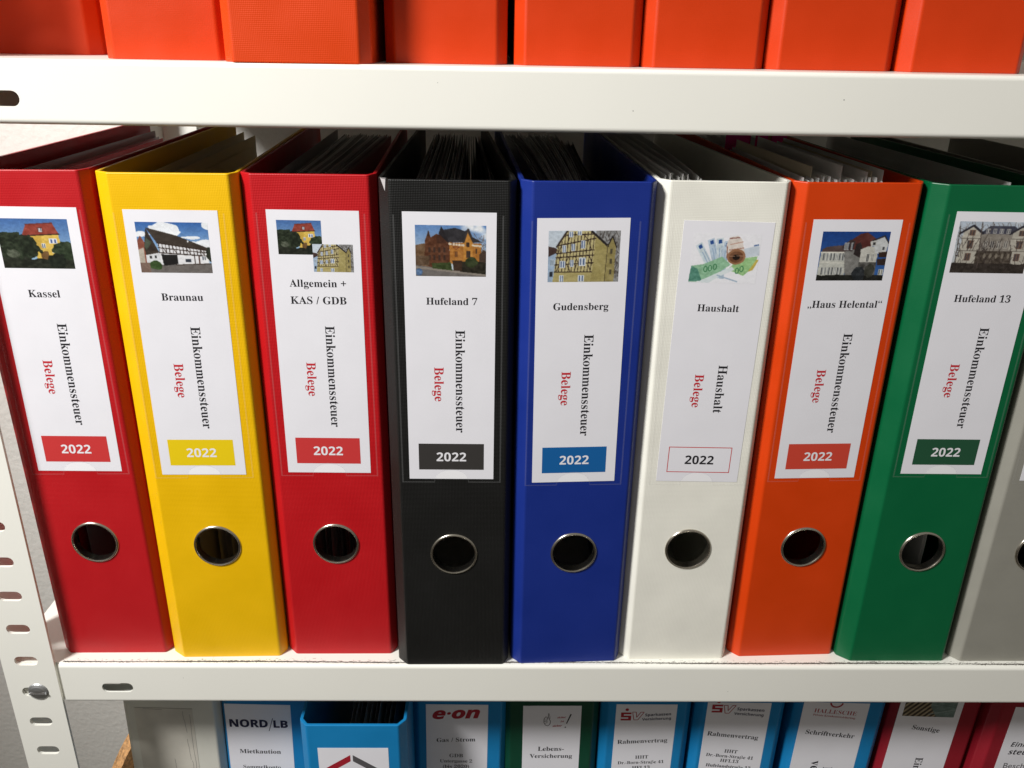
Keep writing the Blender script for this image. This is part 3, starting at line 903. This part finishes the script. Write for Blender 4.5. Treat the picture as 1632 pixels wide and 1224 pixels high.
SP = [
 dict(x=-251.0, y=12.1, yaw=.29, lean=-.65, tilt=0, mat=M_RED, label='red binder titled Kassel with a picture of a yellow house, beside the slotted upright', lab=(0.3, 138.0, -.8), titles=[T1('Kassel', 17.5, -.9, 110.0)], pics=[(pic_yellow_house, -19.6, 19.0, 126.6, 154.2)], box=BOX_R,
      fan=(0, -4),
      papers=[(-31, -31, 24, 282, 309, M_GREYP, 0), (-29.5, -29, 30, 284, 304, M_SLEEVE, 0), (-26, -25, 30, 282, 303, M_RED, 0), (-22, -21, 34, 286, 297, M_GREYP, 0)] + ramp(10, -18, 16, -18, 20, 62, 280, 285, 3, [M_SHEET], 0, 1)),
 dict(x=-173.8, y=8.6, yaw=1.35, lean=-.06, tilt=0, mat=M_YEL, label='yellow binder titled Braunau with a half timbered barn pictured on its label', lab=(-2.0, 138.0, -.3), titles=[T1('Braunau', 22.9, 0.6, 110.0)], pics=[(pic_barn, *PA)], box=BOX_Y,
      fan=(0, -8),
      papers=[(-31.5, -31, 24, 284, 309, M_CREAM, 0), (-27, -24, 30, 296, 305, M_CREAM, 0), (-25, -22, 40, 272, 298, M_CREAM, 0)] + ramp(10, -20, 22, -18, 22, 62, 286, 284, 3, [M_SHEET], 0, 2)),
 dict(x=-99.8, y=11.8, yaw=.42, lean=-.10, tilt=.01, mat=M_RED2, label='red binder titled Allgemein + KAS / GDB with two overlapping house pictures', lab=(-.6, 138.3, -.4), titles=[T1('Allgemein +', 31.5, .4, 117.6), T1('KAS / GDB', 31.3, .2, 107.6)], pics=[(pic_yellow_house, -20.0, 4.2, 136.0, 155.0), (pic_timber, -1.2, 20.9, 126.4, 142.0)], box=BOX_R,
      fan=(-11, -9),
      papers=[(-26, -22, 22, 286, 312, M_GREYP, 0), (-22, -16, 26, 280, 308, M_SLEEVE, 0)] + ramp(22, -20, 10, -16, 22, 60, 286, 308, 1, [M_SLEEVE, M_GREYP, M_GREYP, M_SHEET], 1, 3)),
 dict(x=-24.5, y=1.6, yaw=.44, lean=-.01, tilt=-.42, mat=M_BLK, label='black binder titled Hufeland 7 with a brick villa pictured on its label', lab=(-.9, 140.7, -.2), titles=[T1('Hufeland 7', 28.1, .9, 109.4)], pics=[(pic_villa, -18.4, 19.6, 125.6, 153.6)], box=BOX_K,
      fan=(3, -20),
      papers=ramp(8, 8, 28, 16, 30, 60, 284, 307, 1, [M_BLK, M_GREYP], 0, 14, 140) + ramp(26, -22, 4, -24, 14, 26, 284, 309, 1, [M_SLEEVE, M_SLEEVE, M_GREYP, M_SHEET], 0, 4, 140)),
 dict(x=50.7, y=4.1, yaw=2.62, lean=.01, tilt=-.54, mat=M_BLU, label='dark blue binder titled Gudensberg between the black and the white binder', lab=(-2.6, 138.2, .5), titles=[T1('Gudensberg', 30.9, .2, 109.2)], pics=[(pic_timber, -18.8, 20.2, 125.4, 153.8)], box=BOX_B,
      fan=(-2, 2),
      papers=ramp(8, 2, 12, 12, 24, 60, 284, 303, 2, [M_GREYP, M_BLK], 0, 15, 140) + ramp(22, -24, 0, -30, 10, 30, 284, 309, 1, [M_GREYP, M_SHEET, M_SLEEVE], 2, 5, 140)),
 dict(x=123.8, y=8.0, yaw=.70, lean=.19, tilt=.04, mat=M_WHT, label='white binder titled Haushalt with rolled banknotes pictured on its label', lab=(.5, 136.0, -.7), titles=[T1('Haushalt', 23.8, -.4, 109.3)], pics=[(pic_money, -19.2, 18.6, 126.0, 154.0)], box=None, outline=BOX_R, side='Haushalt', side_span=(76.8, 46.4), side_a=4.4, bel=(-8.8, 70.8, 49.8),
      fan=(-4, -22),
      papers=ramp(12, -33, -20, -33, -16, 17, 282, 316, 4, [M_SHEET], -2, 6, 40) + ramp(12, -19, -11, -15, 4, 15, 282, 315, 4, [M_SHEET], 3, 16, 40)),
 dict(x=199.4, y=11.7, yaw=2.40, lean=-.08, tilt=-.23, mat=M_ORA, label='orange binder titled Haus Helental with tabbed papers rising above its spine', lab=(-.6, 137.5, 0), titles=[T1('„Haus Helental“', 43.0, .4, 110.2)], pics=[(pic_white_villa, -18.8, 19.5, 126.2, 154.0)], box=BOX_O,
      fan=(0, 2),
      papers=ramp(16, -32, 16, -32, 17, 14, 150, 317, 1.6, [M_SHEET], 0, 27, 150) + ramp(30, -32, 17, -30, 20, 16, 272, 311, 2.0, [M_SHEET], 0, 7, 140) + [(-22, -26, 22, 150, 323, M_CREAM, 0, 150), (-6, -8, 19, 160, 324, M_SHEET, 0, 150), (8, 6, 17, 160, 321, M_SHEET, 0, 150), (17.5, 14, 18, 170, 322, M_SHEET, 0, 150), (12, 10, 20, 160, 321, M_CREAM, 0, 150)]),
 dict(x=273.9, y=6.3, yaw=.45, lean=.26, tilt=.22, mat=M_GRN, label='green binder titled Hufeland 13 beside the orange one', lab=(.1, 143.2, 0), titles=[T1('Hufeland 13', 32.3, 0, 109.7)], pics=[(pic_mansion, -22.3, 19.5, 126.6, 155.3)], box=BOX_G,
      fan=(-4, -6),
      papers=ramp(14, -16, 8, -14, 10, 60, 282, 300, 3, [M_SHEET, M_GREYP], 0, 8) + [(12, 13, 18, 286, 317, M_SHEET, 0, 20), (11, 11, 20, 270, 310, M_SHEET, 0, 20)]),
]
for s in SP:
    root = binder('lever_arch_binder', s['x'], s['y'], s['yaw'], s['lean'], s['tilt'], Z1, s['mat'], s['label'], GM)
    cover_mesh(s['mat'], flare=s['fan'], sides=(40.2 if s['mat'] is M_YEL else 39.4 if s['mat'] is M_GRN else 38.0, 35.4)).build('cover', root, bevel=.45, merge=True)
    finger_ring(root)
    main_label(root, s['lab'][0], s['lab'][1], s['lab'][2], s['titles'], s['pics'], s['box'], side=s.get('side', 'Einkommenssteuer'), numcol=M_INK if s.get('outline') else None, outline=s.get('outline'), side_span=s.get('side_span', (94.6, 31.0)), side_a=s.get('side_a', 2.9), bel=s.get('bel', (-9.3, 72.2, 51.0)))
    pocket(root, s['lab'][0], s['lab'][1], -math.radians(s['lab'][2]) * 0)
    sheets(root, s['papers'], int(s['x']), s['fan'])
    if s['mat'] is M_ORA:
        for (xf, xb, yf, yb) in ((-20.6, -3.2, 192, 188), (1.5, 9.5, 191, 187), (13.5, 22.5, 190, 184)):
            d = MB()
            d.face([(xf, yf, 8), (xb, yb, 8), (xb, yb, 336), (xf, yf, 336)], M_MAG)
            d.face([(xf, yf + .5, 8), (xf, yf + .5, 336), (xb, yb + .5, 336), (xb, yb + .5, 8)], M_MAG)
            d.build('divider', root)
    if s['mat'] is M_BLK:
        w = MB()
        w.face([(-37.2, 4.9, HB + .12), (-34.0, 1.2, HB + .12), (-33.2, 3.0, HB + .12)], M_GREYP)
        w.face([(-36.4, 4.72, HB - 1), (-34.2, 2.24, HB - 6.5), (-33.6, 1.56, HB + .1), (-36.9, 5.3, HB + .1)], M_GREYP)
        w.build('scuffed_corner', root)

# grey binder at the right edge of the picture
root = binder('lever_arch_binder', 349.0, 6.5, .4, .25, .1, Z1, M_GRY, 'grey binder cut by the right edge, next to the green one', GM)
cover_mesh(M_GRY, flare=(0, 2)).build('cover', root, bevel=.45, merge=True)
finger_ring(root)
pocket(root, 0, 139, 0)
mb = MB(); mb.box(-25, 25, -.14, -.02, 0, 160, M_PAPER)
lab = mb.build('label', root); lab.location = (0, 0, 139 * MM)
sheets(root, ramp(14, -10, 26, -10, 24, 60, 282, 300, 4, [M_SHEET], 0, 9), 3, (0, 2))

# ------------------------------------------------------------------ orange binders on the top shelf
GO = 'orange binders on the top shelf'
UP = [
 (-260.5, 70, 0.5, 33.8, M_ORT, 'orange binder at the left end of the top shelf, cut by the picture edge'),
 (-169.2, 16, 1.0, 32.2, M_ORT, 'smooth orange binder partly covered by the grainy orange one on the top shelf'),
 (-100.0, 1, 0.6, 36.7, M_ORL, 'grainy orange binder standing furthest forward on the top shelf'),
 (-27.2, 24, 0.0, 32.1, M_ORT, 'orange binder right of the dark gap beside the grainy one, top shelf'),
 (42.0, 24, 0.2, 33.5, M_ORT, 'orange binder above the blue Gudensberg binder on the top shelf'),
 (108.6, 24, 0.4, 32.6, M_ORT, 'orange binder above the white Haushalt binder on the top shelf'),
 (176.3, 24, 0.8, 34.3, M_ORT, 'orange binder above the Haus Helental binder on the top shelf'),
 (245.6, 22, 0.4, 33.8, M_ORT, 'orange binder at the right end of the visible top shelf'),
]
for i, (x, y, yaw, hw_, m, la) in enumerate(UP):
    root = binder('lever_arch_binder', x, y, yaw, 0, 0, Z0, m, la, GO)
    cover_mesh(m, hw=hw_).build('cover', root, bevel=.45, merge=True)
    finger_ring(root)
    sheets(root, ramp(14, -20, 20, -18, 20, 60, 282, 300, 4, [M_SHEET], 0, 30 + i), 40 + i)
    mb = MB(); mb.box(-25, 25, -.14, -.02, 0, 160, M_PAPER)
    lab = mb.build('label', root); lab.location = (0, 0, 140 * MM)

# ------------------------------------------------------------------ binders on the bottom shelf
GL = 'contract binders on the bottom shelf'
def low(x, y, lean, mat, la, hw=36.0, papers=True, name='lever_arch_binder'):
    root = binder(name, x, y, 0, lean, 0, Z2, mat, la, GL)
    cover_mesh(mat, hw=hw, cx=5.2, cy=6.0).build('cover', root, bevel=.45, merge=True)
    finger_ring(root)
    if papers: sheets(root, ramp(10, -16, 18, -16, 18, 60, 282, 255, 4, [M_SHEET, M_GREYP], 0, int(x) + 900), int(x) + 901)
    return root
def card(root, a0, a1, top, drop=190.0):
    mb = MB()
    mb.box(a0, a1, -.14, -.02, top - drop, top, M_PAPER)
    return mb
LIGHT = -.009
D_RED, D_NAVY = flat('logo_red', (0.36, 0.012, 0.025)), flat('logo_navy', (0.010, 0.012, 0.05))
D_GRY = flat('logo_grey', (0.09, 0.085, 0.09))
Y_ = -.20

r1 = low(-176.7, 49, 1.5, M_SKY, 'blue binder with a dark bank name above Mietkaution on its label', hw=35)
mb = card(r1, -31.2, 18.0, 295.2)
text(mb, sans('NORD'), -28.6, .2, 273.2, D_NAVY, Y_, weight=.02)
text(mb, sans('LB'), 4.4, 15.2, 273.2, D_NAVY, Y_, weight=.02)
mb.face([(.5, Y_, 269.6), (1.0, Y_, 269.6), (4.4, Y_, 282.2), (3.9, Y_, 282.2)], D_NAVY)
text(mb, serif('Mietkaution'), -23.0, 8.4, 247.0, M_INK, Y_)
text(mb, serif('Sammelkonto'), -21.4, 7.4, 231.6, M_INK, Y_, weight=-.006)
mb.build('label', r1)

r2 = low(-96.5, 4.5, 0, M_SKY, 'bright blue binder standing forward with a red and grey roof emblem on its label', hw=37.2)
mb = card(r2, -25.2, 24.2, 297.8, 165)
mb.face([(-2.7, Y_, 291.4), (-2.7, Y_, 285.6), (-21.5, Y_, 272.6), (-21.5, Y_, 278.4)][::-1][::-1], D_RED)
mb.face([(-1.0, Y_, 291.4), (19.0, Y_, 277.0), (19.0, Y_, 271.2), (-1.0, Y_, 285.6)], D_GRY)
mb.face([(-17.4, Y_, 274.0), (-12.6, Y_, 277.3), (-12.6, Y_, 258), (-17.4, Y_, 258)], D_RED)
mb.face([(10.4, Y_, 275.8), (15.2, Y_, 272.4), (15.2, Y_, 258), (10.4, Y_, 258)], D_GRY)
mb.build('label', r2)

r3 = low(-27.0, 49, .6, M_SKY, 'blue binder with a red slanted word above Gas / Strom on its label', hw=36.5)
mb = card(r3, -25.5, 21.4, 295.5)
text(mb, sans('e·on'), -20.6, 15.6, 281.6, D_RED, Y_, turn=2.2, weight=.03, shear=.28, stretch=.82)
text(mb, serif('Gas / Strom'), -17.6, 12.1, 258.6, M_INK, Y_, turn=2.0)
text(mb, serif('GDB'), -7.9, 2.6, 243.4, M_INK, Y_)
text(mb, serif('Untergasse 2'), -15.3, 9.8, 238.0, M_INK, Y_, weight=.002)
text(mb, serif('(bis 2020)'), -12.9, 7.4, 232.4, M_INK, Y_, weight=.002)
mb.build('label', r3)

r4 = low(46.5, 49, -.2, M_DGR, 'dark green binder with a pencil sketched hand above Lebens-Versicherung', hw=36.5)
mb = card(r4, -21.6, 22.6, 294.5)
def stroke(mb, pts, w, mat, y=Y_):
    for (x0, z0), (x1, z1) in zip(pts[:-1], pts[1:]):
        d = math.hypot(x1 - x0, z1 - z0) or 1
        nx, nz = -(z1 - z0) / d * w / 2, (x1 - x0) / d * w / 2
        mb.face([(x0 + nx, y, z0 + nz), (x0 - nx, y, z0 - nz), (x1 - nx, y, z1 - nz), (x1 + nx, y, z1 + nz)], mat)
stroke(mb, [(-2.2, 287.2), (-2.4, 284.4), (-1.6, 282.0), (-.6, 279.2), (-1.0, 276.6), (-2.6, 275.0), (-4.4, 275.8), (-5.6, 278.2), (-5.6, 281.6), (-4.6, 283.8), (-3.2, 283.6), (-2.6, 281.4)], .5, D_GRY)
stroke(mb, [(-5.3, 281.5), (-3.4, 281.9), (-3.1, 280.4), (-5.3, 279.8)], .32, D_GRY); stroke(mb, [(-5.3, 279.0), (-3.2, 279.6), (-3.2, 278.2), (-5.0, 277.4)], .32, D_GRY); stroke(mb, [(-2.0, 287.2), (-1.2, 284.2), (-1.0, 282.2)], .3, D_GRY)
text(mb, serif('sicher'), 4.4, 11.2, 282.4, D_RED, Y_, turn=3, shear=.3, weight=.012)
text(mb, serif('ist'), 7.0, 9.8, 278.6, D_RED, Y_, turn=3, shear=.3, weight=.012)
text(mb, serif('sicher'), 1.0, 8.4, 274.0, D_RED, Y_, turn=3, shear=.3, weight=.012)
mb.face([(14.3, Y_, 286.6), (11.2, Y_, 277.2), (12.0, Y_, 277.0), (15.4, Y_, 286.4)], M_INK)
mb.face([(10.9 + .6 * math.cos(a), Y_, 273.6 + .6 * math.sin(a)) for a in [k * .7854 for k in range(8)]], M_INK)
text(mb, serif('Lebens-'), -9.6, 10.6, 250.0, M_INK, Y_, weight=.002)
text(mb, serif('Versicherung'), -15.8, 17.2, 242.8, M_INK, Y_, weight=.002)
mb.build('label', r4)

def insurer_mark(mb, s0, sz, v, sp, ve, tilt):
    """block letters S and V with a dot above, beside two lines of words"""
    x0, x1, zb, zt = s0
    w, h = x1 - x0, zt - zb
    k = h * .22
    o = .10 * h
    def bar(xa, xb, za, zb_): mb.face([(xa, Y_, za), (xb, Y_, za), (xb, Y_, zb_), (xa, Y_, zb_)], D_RED)
    bar(x0, x1, zb, zb + k); bar(x0, x1, zb + (h - k) / 2, zb + (h + k) / 2); bar(x0, x1, zt - k, zt)
    bar(x0, x0 + w * .28, zb + (h + k) / 2, zt - k); bar(x1 - w * .28, x1, zb + k, zb + (h - k) / 2)
    if sz: mb.face([(sz[0] + 1.35 * math.cos(a), Y_, sz[1] + 1.35 * math.sin(a)) for a in [q * math.pi / 8 for q in range(16)]], D_RED)
    a0, a1, b0, b1 = v
    stroke(mb, [(a0, b1), (a0 + .16 * (a1 - a0), b0), (a0 + .5 * (a1 - a0), b0), (a1, b1), (a0 + .72 * (a1 - a0), b1), (a0 + .38 * (a1 - a0), b0 + .32 * (b1 - b0)), (a0 + .32 * (a1 - a0), b1), (a0, b1)], .55, D_RED)
    text(mb, sans('Sparkassen'), *sp, D_NAVY, Y_, turn=tilt, weight=.008)
    text(mb, sans('Versicherung'), *ve, D_NAVY, Y_, turn=tilt, weight=.008)

r5 = low(117.0, 49, .2, M_SKY, 'blue binder with a complete red letter logo with a dot above Rahmenvertrag', hw=34.6)
mb = card(r5, -23.7, 22.6, 296)
insurer_mark(mb, (-19.7, -11.8, 280.4, 288.2), (-15.3, 290.9), (-11.0, -2.2, 281.0, 288.6), (-1.2, 18.5, 284.6), (-3.2, 18.8, 280.4), 3.2)
text(mb, serif('Rahmenvertrag'), -20.6, 18.0, 257.0, M_INK, Y_, turn=3.2)
text(mb, serif('HHT'), -5.7, 4.5, 241.9, M_INK, Y_, turn=3)
text(mb, serif('Dr.-Born-Straße 41'), -19.0, 17.0, 236.2, M_INK, Y_, turn=2.4, weight=.002)
text(mb, serif('HFL13'), -7.4, 6.5, 231.2, M_INK, Y_, turn=2.4)
mb.build('label', r5)

r6 = low(186.0, 49, .8, M_SKY, 'blue binder whose red letter logo touches the shelf edge above a tilted Rahmenvertrag', hw=34.6)
mb = card(r6, -26.7, 21.8, 298)
insurer_mark(mb, (-23.0, -14.8, 288.2, 295.8), (-18.4, 298.6), (-14.0, -4.9, 287.6, 295.2), (-3.8, 17.2, 290.7), (-5.6, 17.2, 286.3), -3.6)
text(mb, serif('Rahmenvertrag'), -23.9, 16.3, 265.6, M_INK, Y_, turn=-5.6)
text(mb, serif('HHT'), -8.4, 2.0, 248.4, M_INK, Y_, turn=-5)
text(mb, serif('Dr.-Born-Straße 41'), -22.3, 15.2, 244.8, M_INK, Y_, turn=-5.5, weight=.002)
text(mb, serif('HFL13'), -10.6, 4.0, 238.8, M_INK, Y_, turn=-5)
text(mb, serif('Hufelandstraße 13'), -21.3, 14.4, 234.2, M_INK, Y_, turn=-5.2, weight=.002)
mb.build('label', r6)

r7 = low(258.4, 49, 1.7, M_SKY, 'lighter blue binder with red capital lettering above Schriftverkehr', hw=35.4)
mb = card(r7, -30.6, 20.0, 298)
text(mb, serif('HALLESCHE'), -21.6, 11.6, 288.4, D_RED, Y_, turn=-4.1, weight=-.008)
text(mb, serif('Private Krankenversicherung'), -21.8, 11.4, 285.2, D_RED, Y_, turn=-4.6)
arc = [(-5.5 + 4.6 * math.cos(a), 298.0 + 4.2 * math.sin(a)) for a in [math.pi * (1.02 + .96 * k / 12) for k in range(13)]]
stroke(mb, arc, 1.3, D_RED)
text(mb, serif('Schriftverkehr'), -24.6, 14.3, 267.0, M_INK, Y_, turn=-5.3)
text_down(mb, serif('Kranken-'), -4.2, 233.6, 190, M_INK, Y_)
text_down(mb, serif('versicherung'), -14.2, 239.8, 180, M_INK, Y_)
mb.build('label', r7)

r8 = low(330.4, 49, 2.2, M_CRI, 'dark red binder titled Sonstige with a striped picture under the shelf edge', hw=35.4)
mb = card(r8, -31.4, 17.4, 300)
text(mb, serif('Sonstige'), -17.2, 5.0, 272.0, M_INK, Y_, turn=-7.5, weight=.002)
text_down(mb, serif('Einkommenssteuer'), -6.8, 243.4, 172, M_INK, Y_)
l8 = mb.build('label', r8)
ph = photo(pic_desk, -27.6, 12.6, 284.6, 310.0, -.19, l8)
ph.rotation_euler = (0, math.radians(0), 0)

r9 = low(402.4, 40, 2.2, M_CRI, 'dark red binder cut by the right picture edge on the bottom shelf', hw=36.0)
mb = card(r9, -21.3, 28.7, 302.0)
text(mb, sans('Einkommens-'), -14.8, 26.5, 263.6, M_INK, Y_, shear=.22)
text(mb, sans('steuer'), -14.8, 8.0, 255.8, M_INK, Y_, shear=.22)
text(mb, 'Bescheide', -14.8, 14.5, 241.8, D_GRY, Y_)
mb.build('label', r9)

# pale file box at the left end
root = empty('file_box', (-248.6, 49, Z2), (0, math.radians(1.5), 0), 'worn pale grey file box with a yellowed blank insert on the bottom shelf', 'file box')
cover_mesh(M_PAL, hw=36.4, depth=74, cx=4.2, cy=5.0, hole=False).build('cover', root, bevel=.6, merge=True)
M_OLD = base_mat('yellowed_paper', (0.60, 0.565, 0.49), 0.5)
vary(M_OLD, (0.60, 0.565, 0.49), 45, .10)
mb = MB()
mb.box(-26.5, 16.5, -.2, -.02, 40, 291.6, M_OLD)
rr = random.Random(3)
for (x0, z0, x1, z1) in ((-26, 291.8, 17, 291.4), (9.0, 289, 10.6, 268), (10.2, 262, 11.0, 241), (12.0, 240, 12.8, 228), (-1.5, 242, -.9, 231), (14.0, 286, 14.4, 230), (-20, 290.8, -6, 290.2)):
    stroke(mb, [(x0 + (x1 - x0) * t / 6 + rr.uniform(-.25, .25), z0 + (z1 - z0) * t / 6) for t in range(7)], .22, D_GRY, -.24)
mb.build('insert', root)
mb = MB(); mb.box(-31, 31, 4, 72, 2, 300, M_SHEET); mb.build('contents', root)

# round woven mat standing behind the file box
M_CANE = base_mat('rattan', (0.46, 0.24, 0.09), 0.6)
vary(M_CANE, (0.46, 0.24, 0.09), 420, .45, detail=2)
rough_bump(M_CANE, 600, .0008, 1.0, 2)
mb = MB()
N, RR = 72, 110.0
for j in range(22):
    r0, r1 = RR * j / 22, RR * (j + 1) / 22
    for k in range(N):
        def P(r_, kk, e):
            a = 2 * math.pi * kk / N
            return (r_ * math.cos(a), e * (5.0 + 1.1 * math.sin(kk * math.pi + j * math.pi) * (1 if r_ > 0 else 0)), RR + r_ * math.sin(a))
        for e in (-1, 1):
            q = [P(r0, k, e), P(r1, k, e), P(r1, k + 1, e), P(r0, k + 1, e)]
            mb.face(q if e < 0 else q[::-1], M_CANE)
for k in range(N):
    a, b = 2 * math.pi * k / N, 2 * math.pi * (k + 1) / N
    mb.face([(RR * math.cos(a), -5, RR + RR * math.sin(a)), (RR * math.cos(a), 5, RR + RR * math.sin(a)), (RR * math.cos(b), 5, RR + RR * math.sin(b)), (RR * math.cos(b), -5, RR + RR * math.sin(b))], M_CANE)
o = mb.build('woven_mat')
o.location = (-0.276, 0.175, Z2 * MM)
o.rotation_euler = (0, 0, math.radians(60))
tag(o, 'round tan woven mat standing behind the pale file box', 'mat')

# ------------------------------------------------------------------ fluff and dust caught along the front edge of the middle shelf
M_DUST = base_mat('grey_brown_fluff', (0.10, 0.085, 0.072), 0.9)
mb = MB()
rd = random.Random(11)
x = XL + 2
while x < 430:
    dens = .62 + .38 * math.sin(x * .045) * math.sin(x * .013 + 1)
    if -62 < x < 4 or 20 < x < 78: dens *= .45
    x += .045 / max(.25, dens)
    y = 3.5 + rd.gauss(0, .30) + .35 * math.sin(x * .03)
    if rd.random() < .10: y += abs(rd.gauss(0, 1.3))
    s = rd.uniform(.10, .27)
    a = rd.gauss(0, .9)
    l = s * rd.uniform(1.2, 5.0)
    dx, dy = math.cos(a) * l, math.sin(a) * l * .6
    nx, ny = -math.sin(a) * s * .4, math.cos(a) * s * .4
    z = rd.uniform(.05, .30)
    mb.face([(x - dx + nx, y - dy + ny, .06), (x - dx - nx, y - dy - ny, .06), (x + dx - nx, y + dy - ny, z), (x + dx + nx, y + dy + ny, z)], M_DUST)
o = mb.build('dust')
tag(o, 'line of dark fluff along the front edge of the middle shelf', 'dust', kind='stuff')
